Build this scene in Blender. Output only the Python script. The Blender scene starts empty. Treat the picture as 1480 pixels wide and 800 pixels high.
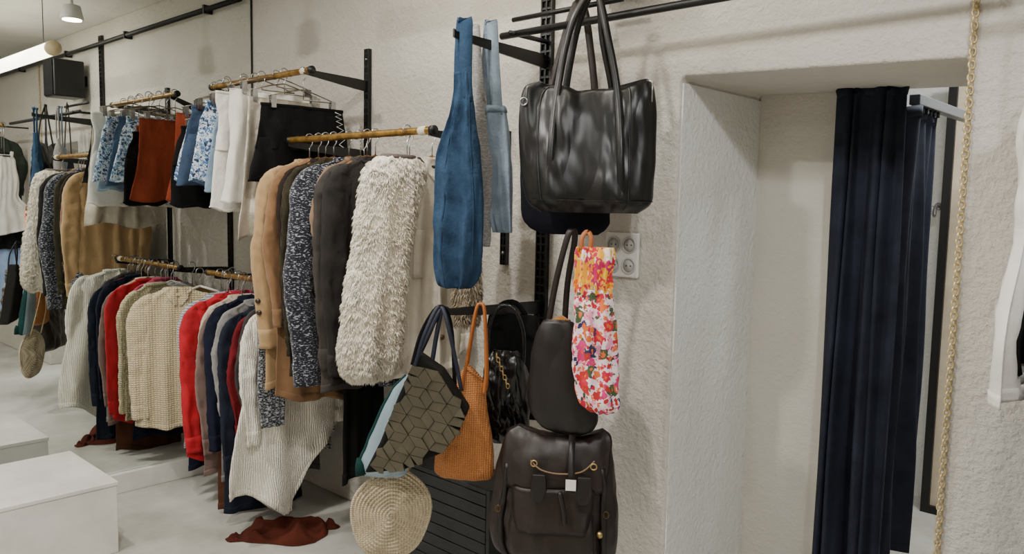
import bpy, bmesh, math, random
from mathutils import Vector, Matrix, noise
rnd=random.Random(7)
pi=math.pi
# ------------------------------------------------ camera calibration
f=1150.; CZ=1.55
pt=math.atan(.0922); th=.02; an=math.radians(47.0)
Z=Vector((0,0,1))
Fh=Vector((-math.cos(an),math.sin(an),0)); R0=Vector((math.sin(an),math.cos(an),0))
F=(Fh*math.cos(pt)-Z*math.sin(pt)).normalized(); U0=R0.cross(F).normalized()
R=R0*math.cos(th)+U0*math.sin(th); U=U0*math.cos(th)-R0*math.sin(th)
C=Vector((0,0,CZ))
def ray(px,py): return F+R*((px-740)/f)+U*((400-py)/f)
def pX(px,py,X): d=ray(px,py); return C+d*(X/d.x)
def pY(px,py,Y): d=ray(px,py); return C+d*(Y/d.y)
def pZ(px,py,z): d=ray(px,py); return C+d*((z-CZ)/d.z)
def pD(px,py,D): return C+ray(px,py)*D
cd=bpy.data.cameras.new("camera"); cam=bpy.data.objects.new("camera",cd)
bpy.context.scene.collection.objects.link(cam); bpy.context.scene.camera=cam
cd.sensor_width=36; cd.lens=f/1480*36; cd.clip_start=.05
m=Matrix((R,U,-F)).transposed().to_4x4(); m.translation=C; cam.matrix_world=m
# ------------------------------------------------ materials
def lin(c):
    o=[]
    for v in c:
        v=v/255.; o.append(v/12.92 if v<=.04045 else ((v+.055)/1.055)**2.4)
    return (o[0],o[1],o[2],1)
MC={}
def M(c,c2=None,kind='plain',rough=.85,sc=1.,bump=.4,metal=0.,cols=None,name=None,th_=.5):
    key=(c,c2,kind,rough,sc,bump,metal,cols,th_)
    if key in MC: return MC[key]
    m=bpy.data.materials.new(name or kind+"_material"); m.use_nodes=True
    n=m.node_tree; N=n.nodes; Lk=n.links; b=N['Principled BSDF']
    b.inputs['Roughness'].default_value=rough; b.inputs['Metallic'].default_value=metal
    if sum(c)<260 and rough>.6: b.inputs['Specular IOR Level'].default_value=.2
    C1=lin(c); C2=lin(c2) if c2 else tuple(x*.78 for x in C1[:3])+(1,)
    tc=N.new('ShaderNodeTexCoord'); mp=N.new('ShaderNodeMapping'); Lk.new(tc.outputs['Object'],mp.inputs['Vector'])
    def noi(s,d=3,r=.6,v=None):
        t=N.new('ShaderNodeTexNoise'); t.inputs['Scale'].default_value=s; t.inputs['Detail'].default_value=d; t.inputs['Roughness'].default_value=r
        Lk.new((v or mp).outputs['Vector'],t.inputs['Vector']); return t.outputs['Fac']
    def wav(s,dr,dist=0.,ds=1.):
        t=N.new('ShaderNodeTexWave'); t.wave_type='BANDS'; t.bands_direction=dr; t.inputs['Scale'].default_value=s
        t.inputs['Distortion'].default_value=dist; t.inputs['Detail Scale'].default_value=ds
        Lk.new(mp.outputs['Vector'],t.inputs['Vector']); return t.outputs['Fac']
    def mth(op,a,bb):
        t=N.new('ShaderNodeMath'); t.operation=op
        for i,q in enumerate((a,bb)):
            if isinstance(q,(int,float)): t.inputs[i].default_value=q
            else: Lk.new(q,t.inputs[i])
        return t.outputs[0]
    def ramp(fac,st,const=False):
        r=N.new('ShaderNodeValToRGB'); cr=r.color_ramp
        if const: cr.interpolation='CONSTANT'
        while len(cr.elements)<len(st): cr.elements.new(.5)
        for e,(p,cc) in zip(cr.elements,st): e.position=p; e.color=cc
        Lk.new(fac,r.inputs['Fac']); return r.outputs['Color']
    bd=.002
    if kind=='plain':
        col=ramp(noi(7*sc),[(.3,C2),(.7,C1)]); h=mth('ADD',mth('MULTIPLY',noi(260*sc,2),.5),mth('MULTIPLY',noi(16,3,.5),3.)); bd=.004
    elif kind=='denim':
        col=ramp(mth('ADD',mth('MULTIPLY',noi(9,5,.7),.75),mth('MULTIPLY',noi(400,1),.25)),[(.35,C2),(.68,C1)]); h=mth('ADD',mth('MULTIPLY',noi(300,2),.4),mth('MULTIPLY',noi(13,4,.5),4.)); bd=.006
    elif kind=='flat':
        col=ramp(noi(4*sc),[(.3,C2),(.7,C1)]); h=noi(60*sc,2)
    elif kind=='knit':
        a=wav(46*sc,'Z',1.2,3); e=wav(38*sc,'X',1.0,2)
        w=mth('MULTIPLY',a,e); col=ramp(w,[(0,C2),(.35,C1)]); h=w; bd=.005
    elif kind=='rib':
        w=wav(34*sc,'X',1.2,2); w2=mth('ADD',w,mth('MULTIPLY',wav(50*sc,'Z',1,2),.35)); col=ramp(w,[(0,C2),(.45,C1)]); h=w2; bd=.006  # grooves coloured darker, imitating shade between the ribs
    elif kind=='stripe':
        w=wav(24*sc,'Z'); col=ramp(w,[(0,C2),(.5,C1)],True); h=noi(250,2)
    elif kind=='tweed':
        mp.inputs['Scale'].default_value=(1,1,2.8); q=noi(85*sc,2,.6); col=ramp(q,[(th_,C2),(th_+.07,C1)]); h=q; bd=.006
    elif kind=='check':
        w=mth('ADD',wav(60*sc,'X'),wav(60*sc,'Z')); col=ramp(mth('ADD',mth('MULTIPLY',w,.25),mth('MULTIPLY',noi(8,4),.6)),[(.35,C2),(.75,C1)]); h=mth('ADD',w,mth('MULTIPLY',noi(14,3),5)); bd=.003
    elif kind=='floral':
        def vor(scl,off):
            t=N.new('ShaderNodeTexVoronoi'); t.inputs['Scale'].default_value=scl
            mm=N.new('ShaderNodeVectorMath'); mm.operation='MULTIPLY_ADD'
            nn=N.new('ShaderNodeTexNoise'); nn.inputs['Scale'].default_value=scl*1.3; nn.inputs['Detail'].default_value=4
            Lk.new(mp.outputs['Vector'],nn.inputs['Vector']); Lk.new(nn.outputs['Color'],mm.inputs[0]); mm.inputs[1].default_value=(1.5/scl,)*3; Lk.new(mp.outputs['Vector'],mm.inputs[2])
            Lk.new(mm.outputs[0],t.inputs['Vector'])
            s=N.new('ShaderNodeSeparateColor'); Lk.new(t.outputs['Color'],s.inputs[0])
            k=[lin(x) for x in cols]; k=k[off:]+k[:off]
            return ramp(s.outputs[0],[(i/len(k),x) for i,x in enumerate(k)],True),t.outputs['Distance']
        ca,da=vor(34*sc,0); cb,db=vor(80*sc,2)
        def mix(fac,A,B):
            mx=N.new('ShaderNodeMix'); mx.data_type='RGBA'; Lk.new(fac,mx.inputs[0])
            for q,i in((A,6),(B,7)):
                if isinstance(q,tuple): mx.inputs[i].default_value=q
                else: Lk.new(q,mx.inputs[i])
            return mx.outputs[2]
        W1=(1,1,1,1);K=(0,0,0,1)
        base=mix(ramp(db,[(.0,K),(.47,K),(.51,W1)]),cb,C1)
        core=mix(ramp(da,[(.0,K),(.2,K),(.23,W1)]),lin(cols[1]),ca)
        col=mix(ramp(da,[(0,K),(.5,K),(.52,W1)]),core,base); h=mth('MULTIPLY',noi(22,3),4)
    elif kind=='leather':
        col=ramp(noi(5*sc),[(.3,C2),(.75,C1)])
        mp2=N.new('ShaderNodeMapping'); Lk.new(tc.outputs['Object'],mp2.inputs['Vector']); mp2.inputs['Scale'].default_value=(1.5,1,.45); mp2.inputs['Rotation'].default_value=(0,.35,0)
        rid=mth('ABSOLUTE',mth('SUBTRACT',noi(7*sc,2,.4,mp2),.5),0)
        h=mth('ADD',mth('MULTIPLY',rid,4.),mth('MULTIPLY',noi(200*sc,2),.05)); bd=.010
        Lk.new(mth('ADD',mth('MULTIPLY',noi(8*sc,3),.1),rough-.05),b.inputs['Roughness'])
    elif kind=='weave':
        w=mth('MULTIPLY',wav(40*sc,'X',.3),wav(52*sc,'Z',.3)); col=ramp(w,[(0,C2),(.4,C1)]); h=w; bd=.005
    elif kind=='stucco':
        col=ramp(noi(1.3*sc,4),[(.3,C2),(.7,C1)]); h=mth('ADD',noi(48*sc,5,.6),mth('MULTIPLY',noi(5,3),1.2)); bd=.016
    elif kind=='floor':
        col=ramp(noi(1.1*sc,8,.65),[(.35,C2),(.62,C1)]); h=noi(6,4)
        Lk.new(mth('ADD',mth('MULTIPLY',noi(3,5),.35),rough-.15),b.inputs['Roughness'])
    elif kind=='wood':
        mp.inputs['Scale'].default_value=(2,14,14); q=noi(9*sc,4); col=ramp(q,[(.3,C2),(.7,C1)]); h=q
    elif kind=='metal':
        col=ramp(noi(30*sc),[(.3,C2),(.7,C1)]); h=noi(80,2); bd=.0005
    Lk.new(col,b.inputs['Base Color'])
    if bump>0:
        bp=N.new('ShaderNodeBump'); bp.inputs['Strength'].default_value=bump; bp.inputs['Distance'].default_value=bd
        Lk.new(h,bp.inputs['Height']); Lk.new(bp.outputs[0],b.inputs['Normal'])
    if kind in('plain','knit','rib','tweed') and rough>.7 and sum(c)>300:
        b.inputs['Sheen Weight'].default_value=.2; b.inputs['Sheen Roughness'].default_value=.5
    MC[key]=m; return m
def EM(c,s):
    m=bpy.data.materials.new("lamp_glow"); m.use_nodes=True; b=m.node_tree.nodes['Principled BSDF']
    b.inputs['Base Color'].default_value=lin(c); b.inputs['Emission Color'].default_value=lin(c); b.inputs['Emission Strength'].default_value=s; return m
BLK=M((12,12,13),kind='metal',rough=.4,bump=.1); GOLD=M((186,146,74),(110,80,36),'metal',.35,metal=.75,bump=.2)
BRASS=M((206,176,118),kind='metal',rough=.32,metal=.9,bump=.1); STEEL=M((190,190,190),kind='metal',rough=.25,metal=1,bump=.1)
CHN=M((222,200,150),kind='metal',rough=.4,metal=.6,bump=.1); DBR=M((110,84,52),kind='metal',rough=.4,metal=.8,bump=.1)
WHT=M((234,232,227),kind='flat',rough=.4,bump=.03)
# ------------------------------------------------ geometry helpers
def join(gs):
    v=[];fc=[]
    for a,b in gs:
        o=len(v); v+=a; fc+=[tuple(i+o for i in q) for q in b]
    return v,fc
def box(x0,x1,y0,y1,z0,z1):
    v=[(x,y,z) for x in (x0,x1) for y in (y0,y1) for z in (z0,z1)]
    return v,[(0,1,3,2),(4,6,7,5),(0,4,5,1),(2,3,7,6),(0,2,6,4),(1,5,7,3)]
def cr(P,t):
    n=len(P)-1; x=t*n; i=min(int(x),n-1); u=x-i
    a=P[max(i-1,0)];b=P[i];c=P[i+1];d=P[min(i+2,n)]
    return [.5*((2*q)+(r-p)*u+(2*p-5*q+4*r-s)*u*u+(-p+3*q-3*r+s)*u**3) for p,q,r,s in zip(a,b,c,d)]
def smooth_path(P,k=8):
    n=(len(P)-1)*k; return [tuple(cr(P,i/n)) for i in range(n+1)]
def tube(P,r,n=8,closed=False,flat=None):
    P=[Vector(p) for p in P]; N=len(P); v=[];fc=[]; up=None
    for i,p in enumerate(P):
        if closed: t=P[(i+1)%N]-P[i-1]
        else: t=P[min(i+1,N-1)]-P[max(i-1,0)]
        t=t.normalized() if t.length>1e-9 else Vector((0,0,1))
        if up is None: up=Vector((0,1,0)) if abs(t.y)<.9 else Vector((1,0,0))
        s=t.cross(up); s=s.normalized() if s.length>1e-6 else Vector((1,0,0)); up=s.cross(t).normalized()
        rr=r[i] if isinstance(r,(list,tuple)) else r
        for k in range(n):
            a=2*pi*k/n; v.append(tuple(p+s*(math.cos(a)*rr)+up*(math.sin(a)*rr)))
    M_=N if closed else N-1
    for i in range(M_):
        for k in range(n):
            a=i*n+k;b=i*n+(k+1)%n;c=((i+1)%N)*n+(k+1)%n;d=((i+1)%N)*n+k; fc.append((a,b,c,d))
    if not closed: fc.append(tuple(range(n))[::-1]); fc.append(tuple((N-1)*n+k for k in range(n)))
    return v,fc
def ring(c,r,t,ax='y',n=16,rz=None):
    rz=rz or r; P=[]
    for k in range(n):
        a=2*pi*k/n; u=r*math.cos(a); w=rz*math.sin(a)
        P.append((c[0]+u,c[1],c[2]+w) if ax=='y' else (c[0],c[1]+u,c[2]+w))
    return tube(P,t,6,True)
def ribbon(P,wv,w,t=.004):
    P=[Vector(p) for p in P]; wv=Vector(wv).normalized(); N=len(P); v=[];fc=[]
    for i,p in enumerate(P):
        tg=(P[min(i+1,N-1)]-P[max(i-1,0)]).normalized(); nr=tg.cross(wv)
        nr=nr.normalized() if nr.length>1e-6 else Vector((0,1,0)); ww=tg.cross(nr).normalized()
        wi=w[i] if isinstance(w,list) else w
        for a,b in((-1,-1),(1,-1),(1,1),(-1,1)): v.append(tuple(p+ww*(a*wi/2)+nr*(b*t/2)))
    for i in range(N-1):
        for k in range(4): fc.append((i*4+k,i*4+(k+1)%4,(i+1)*4+(k+1)%4,(i+1)*4+k))
    fc+=[(3,2,1,0),tuple((N-1)*4+k for k in range(4))]
    return v,fc
def prism(pts,y0,y1):
    n=len(pts); v=[(x,y0,z) for x,z in pts]+[(x,y1,z) for x,z in pts]
    fc=[tuple(range(n)),tuple(range(2*n-1,n-1,-1))]+[(i,i+n,(i+1)%n+n,(i+1)%n) for i in range(n)]
    return v,fc
def cyl(a,b,r,n=20): return tube([a,tuple((Vector(a)+Vector(b))/2),b],r,n)
class Surf:
    def __init__(s,prof,ex=2.2,fold=0.,nf=3.,ph=0.,crump=0.,cf=9.,hem=None,seed=0,nz=32,nt=44,fold0=0.,top=None,zf=.6,cx_=.6):
        s.p=[tuple(q)+(0,)*(5-len(q)) for q in prof]; s.ex=ex;s.fold=fold;s.nf=nf;s.ph=ph;s.cr=crump;s.cf=cf;s.hem=hem;s.sd=seed;s.nz=nz;s.nt=nt;s.f0=fold0;s.top=top;s.zf=zf;s.cx_=cx_
    def pt(s,t,a,off=0.):
        z,w,d,cx,cy=cr(s.p,t); w=max(w,.001)+off; d=max(d,.001)+off; e=2/s.ex
        c=math.cos(a);q=math.sin(a)
        x=w*math.copysign(abs(c)**e,c); y=d*math.copysign(abs(q)**e,q)
        A=(s.f0+(s.fold-s.f0)*t)
        y+=A*math.sin(s.nf*pi*x/max(w,.03)+s.ph+1.6*t+1.6*noise.noise(Vector((x*6,t*2,s.sd))))
        if s.hem: z+=s.hem(x/w)*t**3
        if s.top: z+=s.top(x/w)*(1-t)**3
        P=Vector((x+cx,y+cy,z))
        if s.cr:
            q2=Vector((P.x*s.cf+s.sd*3.1,P.y*s.cf*.6,P.z*s.cf*s.zf+P.x*s.cf*.5+s.sd))
            P+=Vector((c*s.cx_,q,0))*(s.cr*noise.noise(q2)+s.cr*.55*noise.noise(q2*2.3)+s.cr*.35*noise.noise(q2*4.7))
        return P
    def geo(s):
        v=[];fc=[]
        for i in range(s.nz+1):
            for k in range(s.nt): v.append(tuple(s.pt(i/s.nz,2*pi*k/s.nt)))
        for i in range(s.nz):
            for k in range(s.nt):
                fc.append((i*s.nt+k,i*s.nt+(k+1)%s.nt,(i+1)*s.nt+(k+1)%s.nt,(i+1)*s.nt+k))
        fc.append(tuple(range(s.nt))); fc.append(tuple(s.nz*s.nt+k for k in range(s.nt))[::-1])
        return v,fc
    def patch(s,t0,t1,a0,a1,off=.004,nt=16,na=12):
        v=[];fc=[]
        for i in range(nt+1):
            u=i/nt; t=t0+(t1-t0)*u
            A=a0(u) if callable(a0) else a0; B=a1(u) if callable(a1) else a1
            for o in (off,-.003):
                for k in range(na+1): v.append(tuple(s.pt(t,A+(B-A)*k/na,o)))
        W=(na+1)*2
        for i in range(nt):
            for k in range(na):
                a=i*W+k; fc.append((a,a+1,a+1+W,a+W)); a+=na+1; fc.append((a+W,a+1+W,a+1,a))
            for k in (0,na):
                a=i*W+k; fc.append((a,a+na+1,a+na+1+W,a+W))
        for i in (0,nt):
            for k in range(na): a=i*W+k; fc.append((a,a+1,a+na+2,a+na+1))
        return v,fc
col=bpy.context.scene.collection
def mesh(name,geo,mat,smooth=True,bevel=0,sub=0):
    me=bpy.data.meshes.new(name); me.from_pydata(geo[0],[],geo[1]); me.validate(); me.update()
    b=bmesh.new(); b.from_mesh(me); bmesh.ops.recalc_face_normals(b,faces=b.faces); b.to_mesh(me); b.free()
    if smooth: me.polygons.foreach_set('use_smooth',[True]*len(me.polygons))
    me.materials.append(mat); o=bpy.data.objects.new(name,me); col.objects.link(o)
    if bevel:
        q=o.modifiers.new('bevel','BEVEL'); q.width=bevel; q.segments=3; q.limit_method='ANGLE'; q.angle_limit=math.radians(40)
    return o
def tag(o,label,cat,group=None,kind=None):
    o["label"]=label; o["category"]=cat
    if group: o["group"]=group
    if kind: o["kind"]=kind
class T:
    def __init__(s,name,loc,yaw,label,cat,group=None):
        s.o=bpy.data.objects.new(name,None); s.o.empty_display_size=.05; col.objects.link(s.o); s.o.location=loc; s.o.rotation_euler=(0,0,math.radians(yaw)); tag(s.o,label,cat,group)
    def part(s,name,geo,mat,label=None,parent=None,smooth=True,bevel=0):
        o=mesh(name,geo,mat,smooth,bevel); o.parent=parent or s.o
        if label: o["label"]=label
        return o
def solo(name,geo,mat,label,cat,group=None,kind=None,loc=(0,0,0),smooth=False,bevel=0,yaw=0):
    o=mesh(name,geo,mat,smooth,bevel); o.location=loc; o.rotation_euler=(0,0,math.radians(yaw)); tag(o,label,cat,group,kind); return o
# ------------------------------------------------ room
WY=2.366; MX=-4.265; SZ=1.985; CH=2.85
JX=pY(977,300,WY).x; NX=pY(1384,300,WY).x; ND=pX(1091,300,JX).y
WALL=M((216,211,202),(205,199,189),'stucco',.9,bump=.8)
WALL2=M((238,238,234),(228,228,224),'stucco',.9,bump=.7)
def arc(cx,cz,r,a0,a1,n=6): return [(cx+r*math.cos(a0+(a1-a0)*i/n),cz+r*math.sin(a0+(a1-a0)*i/n)) for i in range(n+1)]
pts=[(MX-.15,0),(JX,0)]+arc(JX+.02,SZ-.02,.02,pi,pi/2,3)+[(NX,SZ-.03),(NX,0),(3,0),(3,CH),(MX-.15,CH)]
solo("wall_back",prism(pts,WY,ND),WALL,"rough textured cream plaster wall with a fitting room opening","wall",kind="structure",bevel=.01)
solo("wall_left",box(MX-.15,MX-.02,-3,WY,0,CH),WALL,"cream plaster end wall behind the large mirror","wall",kind="structure")
solo("wall_right",box(3,3.1,-3,WY,0,CH),WALL,"cream plaster wall closing the shop","wall",kind="structure")
solo("wall_front",box(MX-.15,3.1,-3.1,-3,0,CH),WALL,"cream plaster wall across the shop floor","wall",kind="structure")
solo("lit_reveal_lining",join([box(JX-.002,JX+.006,WY+.012,ND+.001,0,SZ-.02)]),WALL2,"plaster reveal of the opening whitened to imitate light from inside","reveal",kind="structure")  # added thin lining; its whiter tone imitates light falling on the reveal
solo("wall_niche",box(-2.3,-1.08,ND,ND+.1,0,CH),M((210,206,196),(200,195,184),'stucco',.9,bump=.4),"pale grey plaster return inside the fitting room opening","wall",kind="structure")
solo("wall_fitting",box(-2.3,1.2,4.62,4.72,0,CH),WALL2,"white plaster rear wall of the fitting room","wall",kind="structure")
solo("wall_fitting_side",join([box(-2.4,-2.3,ND,4.72,0,CH)]),WALL2,"white plaster side wall of the fitting room","wall",kind="structure")
solo("wall_fitting_end",join([box(1.2,1.3,ND,4.72,0,CH)]),WALL2,"white plaster end wall of the fitting room","wall",kind="structure")
solo("floor",box(MX-.15,3.1,-3.1,4.72,-.1,0),M((216,215,209),(166,164,154),'floor',.38,bump=.1),"pale worn painted concrete floor","floor",kind="structure")
solo("ceiling",box(MX-.15,3.1,-3.1,4.72,CH,CH+.1),M((225,222,214),kind='stucco',bump=.2),"off-white plaster ceiling","ceiling",kind="structure")
solo("baseboard_left",box(MX-.019,MX+.03,-1.2,WY-.005,0,.105),WHT,"white painted plinth under the mirror","baseboard",kind="structure",bevel=.004)
mm=bpy.data.materials.new("mirror_glass"); mm.use_nodes=True; b=mm.node_tree.nodes['Principled BSDF']; b.inputs['Metallic'].default_value=1; b.inputs['Roughness'].default_value=.01; b.inputs['Base Color'].default_value=(.82,.85,.82,1)
t=T("wall_mirror",(MX,1,.107),0,"large frameless wall mirror reaching almost to the ceiling","mirror")
t.part("mirror_glass",box(-.018,0,-2.2,WY-1.012,0,2.70),mm,smooth=False)
t.part("mirror_edge",box(-.018,.004,WY-1.012,WY-1.004,0,2.70),BLK,"dark edge strip",smooth=False)
q0=pZ(172,797,0)
t=T("display_step",(q0.x,q0.y,0),0,"white painted display step box beside the mirror","plinth")
t.part("body",box(-.58,0,-1.5,0,0,.30),WHT,smooth=False,bevel=.004)
t.part("top_panel",box(-.585,.004,-1.505,.004,.30,.318),WHT,smooth=False,bevel=.003)
# ------------------------------------------------ fixtures
def upright(X,z0,z1,w=.028):
    t=T("slotted_upright",(X,WY,0),0,"black slotted steel wall upright carrying rail brackets","shelf upright","wall uprights")
    g=[box(-w/2,w/2,-.012,0,z0,z1)]
    for x in (-w/2,0,w/2): g.append(box(x-.003,x+.003,-.022,-.012,z0,z1))
    z=z0+.01
    while z<z1: g.append(box(-w/2,w/2,-.021,-.012,z,z+.008)); z+=.032
    t.part("slotted_channel",join(g),BLK,smooth=False)
    for z in (z0+.05,z1-.05): t.part("mounting_screw",cyl((0,-.026,z),(0,-.012,z),.006,10),STEEL)
upright(-3.166,.35,2.27); upright(-2.035,.9,2.75,.05); upright(-4.0,.6,2.06); upright(-2.24,1.3,1.84)
def arm(X,Y,z,label="black steel bracket arm fixed to the wall upright",dz=0.,back=.05):
    L=WY-.02-Y
    g=prism([(0,-back),(0,0),(-.05,.004),(-L,dz+.012),(-L-.012,dz+.02),(-L-.012,dz-.008),(-L,dz-.012),(-.06,-back*.9)],-.005,.005)
    t=T("bracket_arm",(X,WY-.022,z),90,label,"bracket","rail brackets")
    t.part("arm_plate",g,BLK,smooth=False,bevel=.0015)
    t.part("hook_tab",box(-.004,.018,-.008,.008,-.045,-.005),BLK,smooth=False)
def rail(X0,X1,Y,z,label,r=.014):
    n=60; P=[];rr=[]
    for i in range(n+1):
        x=X0+(X1-X0)*i/n; P.append((x-X0,0,0)); k=(i%9==4); rr.append(r*(1.14 if k else 1.+.02*math.sin(i)))
    t=T("clothes_rail",(X0,Y,z),0,label,"clothes rail","gold clothes rails")
    t.part("rail_pole",tube(P,rr,18),GOLD)
    L=X1-X0
    for x in (0,L): t.part("end_cap",cyl((x-.006,0,0),(x+.012,0,0),r*1.25,18),BLK,"black rubber cap")
    t.part("binding",tube([(L-.07,0,0),(L-.05,0,0),(L-.03,0,0)],[r*1.15,r*1.25,r*1.15],16),M((225,215,190),kind='plain'),"pale string binding")
r1n=pX(443,102,-3.166); Y1=r1n.y; Z1=r1n.z
Y2=1.95; Z2=1.812; YL=2.0; ZL=1.15
rail(-4.06,-3.13,Y1,Z1,"upper brass-coloured rail with trousers and shorts clipped on")
rail(-3.2,-2.23,Y2,Z2,"brass-coloured rail carrying the coats and fur")
rail(-4.10,-3.2,YL,ZL,"lower rail packed with cardigans and tops")
arm(-3.166,Y1,Z1-.005);arm(-4.0,Y1,Z1-.1,dz=.085);arm(-2.235,Y2,Z2-.01);arm(-3.186,Y2,Z2-.02)
arm(-4.0,YL,ZL-.015);arm(-3.196,YL,ZL-.02)
tipb=pX(660,46,-2.035); arm(-2.035,tipb.y,tipb.z-.01,"black bracket arm with cloth bags hooked over it")
tipl=pX(650,446,-2.035); arm(-2.035,tipl.y,tipl.z-.01,"low black bracket arm with handbags hooked over it")
YT=2.17
a_=pY(842,32,YT)
t=T("hanging_pole",(-2.1,YT,a_.z),0,"black steel pole above the leather bag","pole")
t.part("pole",cyl((0,0,0),(1.7,0,.0),.013),BLK); t.part("support_arm",cyl((.07,.2,-.0),(.07,-.03,0),.009),BLK)
t.part("upper_pole",cyl((0,.06,.07),(.5,.06,.07),.009),BLK)
t=T("conduit_pipe",(-4.2,WY-.04,2.68),0,"dark conduit pipe along the top of the wall","pipe")
t.part("pipe",cyl((0,0,0),(5.5,0,0),.016),BLK)
for x in (.4,1.6,2.8,4.0,5.2): t.part("pipe_clip",box(x,x+.02,-.02,.035,-.025,.025),BLK,smooth=False)
t=T("tube_lamp",(-2.72,1.815,2.5),0,"glowing tubular lamp hanging from the ceiling","lamp")
t.part("lamp_tube",cyl((.03,0,0),(1.5,0,0),.045),EM((255,248,230),9))
for x in (0,1.5): t.part("end_cap",cyl((x,0,0),(x+.04,0,0),.048),M((225,205,165),kind='flat',rough=.5))
for x in (.2,1.3): t.part("cable",cyl((x,0,.04),(x,0,CH-2.5),.003,6),BLK)
t=T("spot_lamp",(-3.53,1.66,2.55),0,"small white ceiling spot lamp","lamp")
t.part("lamp_housing",tube([(0,0,.07),(0,0,.065),(0,0,0),(0,0,-.01)],[.03,.045,.06,.062],20),WHT); t.part("stem",cyl((0,0,.07),(0,0,CH-2.55),.008),WHT)
t.part("lamp_lens",cyl((0,0,-.012),(0,0,-.016),.05),EM((255,245,225),20))
t=T("wall_speaker",(-1.67,2.2,2.3),0,"black loudspeaker box mounted on the wall","speaker")
t.part("cabinet",box(-.11,.11,-.1,.12,0,.28),BLK,smooth=False,bevel=.01)
t.part("mounting_bracket",box(-.03,.03,.12,WY-2.2,.1,.18),BLK,smooth=False)
t.part("grille",box(-.1,.1,-.108,-.1,.01,.27),M((25,25,27),kind='check',bump=.5),smooth=False)
s0=pY(901,368,WY)
t=T("power_socket",(s0.x,WY,s0.z),0,"white four-gang power socket panel on the plaster wall","power socket")
t.part("backplate",box(-.072,.072,-.014,0,-.08,.08),WHT,smooth=False,bevel=.006)
GR=M((196,194,188),kind='flat',rough=.5)
for x in (-.034,.034):
    for z in (-.037,.037):
        h=t.part("socket_outlet",join([ring((x,-.016,z),.027,.0035,n=28),cyl((x,-.0145,z),(x,-.014,z),.026,28)]),GR)
        for e in (-.009,.009): t.part("pin_hole",cyl((x+e,-.0165,z),(x+e,-.0145,z),.0026,8),BLK,parent=h)
t=T("gold_chain",(NX+.012,WY-.01,.30),0,"pale gold chain hanging along the edge of the opening","chain")
g=[]; z=0;i=0
while z<2.4:
    pp=[]
    for k in range(10):
        a=2*pi*k/10; u=.0072*math.cos(a); w=.0105*math.sin(a)
        pp.append((u if i%2 else u*.4, u*.4 if i%2 else u, z+w))
    g.append(tube(pp,.003,6,True)); z+=.0165; i+=1
t.part("chain_links",join(g),CHN)
t.part("chain_hook",tube([(0,.01,2.41),(0,-.012,2.42),(.006,-.015,2.40)],.002,6),BRASS)
# ------------------------------------------------ curtains + fitting room
NAVY=M((42,47,60),(27,31,41),'flat',.88,sc=2,bump=.2)
def curtain(name,A,B,z0,z1,n,amp,label,taper=1.0,seed=0,spread=.1):
    A=Vector(A);B=Vector(B);d=(B-A);L=d.length;d.normalize();nr=Vector((d.y,-d.x,0)); v=[];fc=[]; NU=n*24;NV=44
    for j in range(NV+1):
        q=j/NV
        for i in range(NU+1):
            u=i/NU; uu=u+.13*noise.noise(Vector((u*2.6+seed,q*1.0,seed))); ph=uu*n*2*pi
            am=amp*(.55+.5*q)*(.8+1.1*noise.noise(Vector((u*3.3,seed,q*.9))))
            ww=L*(1+spread*q)
            p=d*(u*ww-L*spread*.75*q+.014*math.sin(ph*.5+q))+nr*(am*math.sin(ph)+am*.22*math.sin(ph*2.3+seed+q*3)+.022*noise.noise(Vector((u*5,q*2.4,seed))))
            z=z1+(z0-z1)*q+(.012*abs(math.sin(ph)) if j==0 else 0)
            v.append((p.x,p.y,z-z0))
    for j in range(NV):
        for i in range(NU): a=j*(NU+1)+i; fc.append((a,a+1,a+NU+2,a+NU+1))
    t=T(name,(A.x,A.y,z0),0,label,"curtain","fitting room curtains")
    o=t.part("curtain_cloth",(v,fc),NAVY); q=o.modifiers.new('s','SOLIDIFY'); q.thickness=.004
    hv=[(x,y,z) for x,y,z in v[:(NU+1)]]
    t.part("heading_tape",ribbon([(x*1.0,y,z-.02) for x,y,z in hv[::2]],(0,0,1),.035,.01),NAVY)
cA=pY(1208,200,2.86); cB=pY(1308,200,2.87)
curtain("curtain",(cA.x,2.86,0),(cB.x,2.87,0),.02,1.972,4,.042,"long dark navy curtain bunched in heavy pleats",seed=1,spread=.07)
cx2=cB.x-.015
cE=pX(1350,250,cx2)
curtain("curtain",(cx2,2.90,0),(cx2-.01,cE.y,0),.28,1.90,4,.036,"shorter dark navy curtain with gathered heading on a rail",seed=5,spread=.03)
t=T("curtain_rail",(cx2+.01,2.9,1.915),0,"grey steel curtain rail running into the fitting room","curtain rail")
t.part("rail_bar",box(-.018,.018,0.06,1.7,0,.035),M((110,118,128),kind='metal',rough=.35,metal=.6),smooth=False,bevel=.003)
for i in range(7): t.part("curtain_ring",cyl((0,.07+i*.045,-.02),(0,.07+i*.045,0),.006,8),BLK)
fp=pZ(1337,738,0)
t=T("standing_mirror",(fp.x,fp.y,0),0,"tall panel with slim black frame in the fitting room","panel")
t.part("frame",join([box(-.02,.02,-.02,.02,0,2.25),box(.9,.94,-.02,.02,0,2.25),box(.02,.9,-.02,.02,2.21,2.25),box(.02,.9,-.02,.02,0,.04)]),BLK,smooth=False)
t.part("panel",box(.02,.9,0,.01,.04,2.21),M((205,190,165),kind='plain',rough=.5),smooth=False)
hk=pY(1356,298,4.6)
t=T("wall_hook",(hk.x,4.61,hk.z),0,"small metal hook on the white fitting room wall","hook")
t.part("plate",cyl((0,0.01,0),(0,-.006,0),.02),STEEL); t.part("hook",tube(smooth_path([(0,0,0),(0,-.05,-.01),(0,-.06,-.05),(0,-.1,-.04),(0,-.1,0)],5),.007,8),STEEL)
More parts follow.
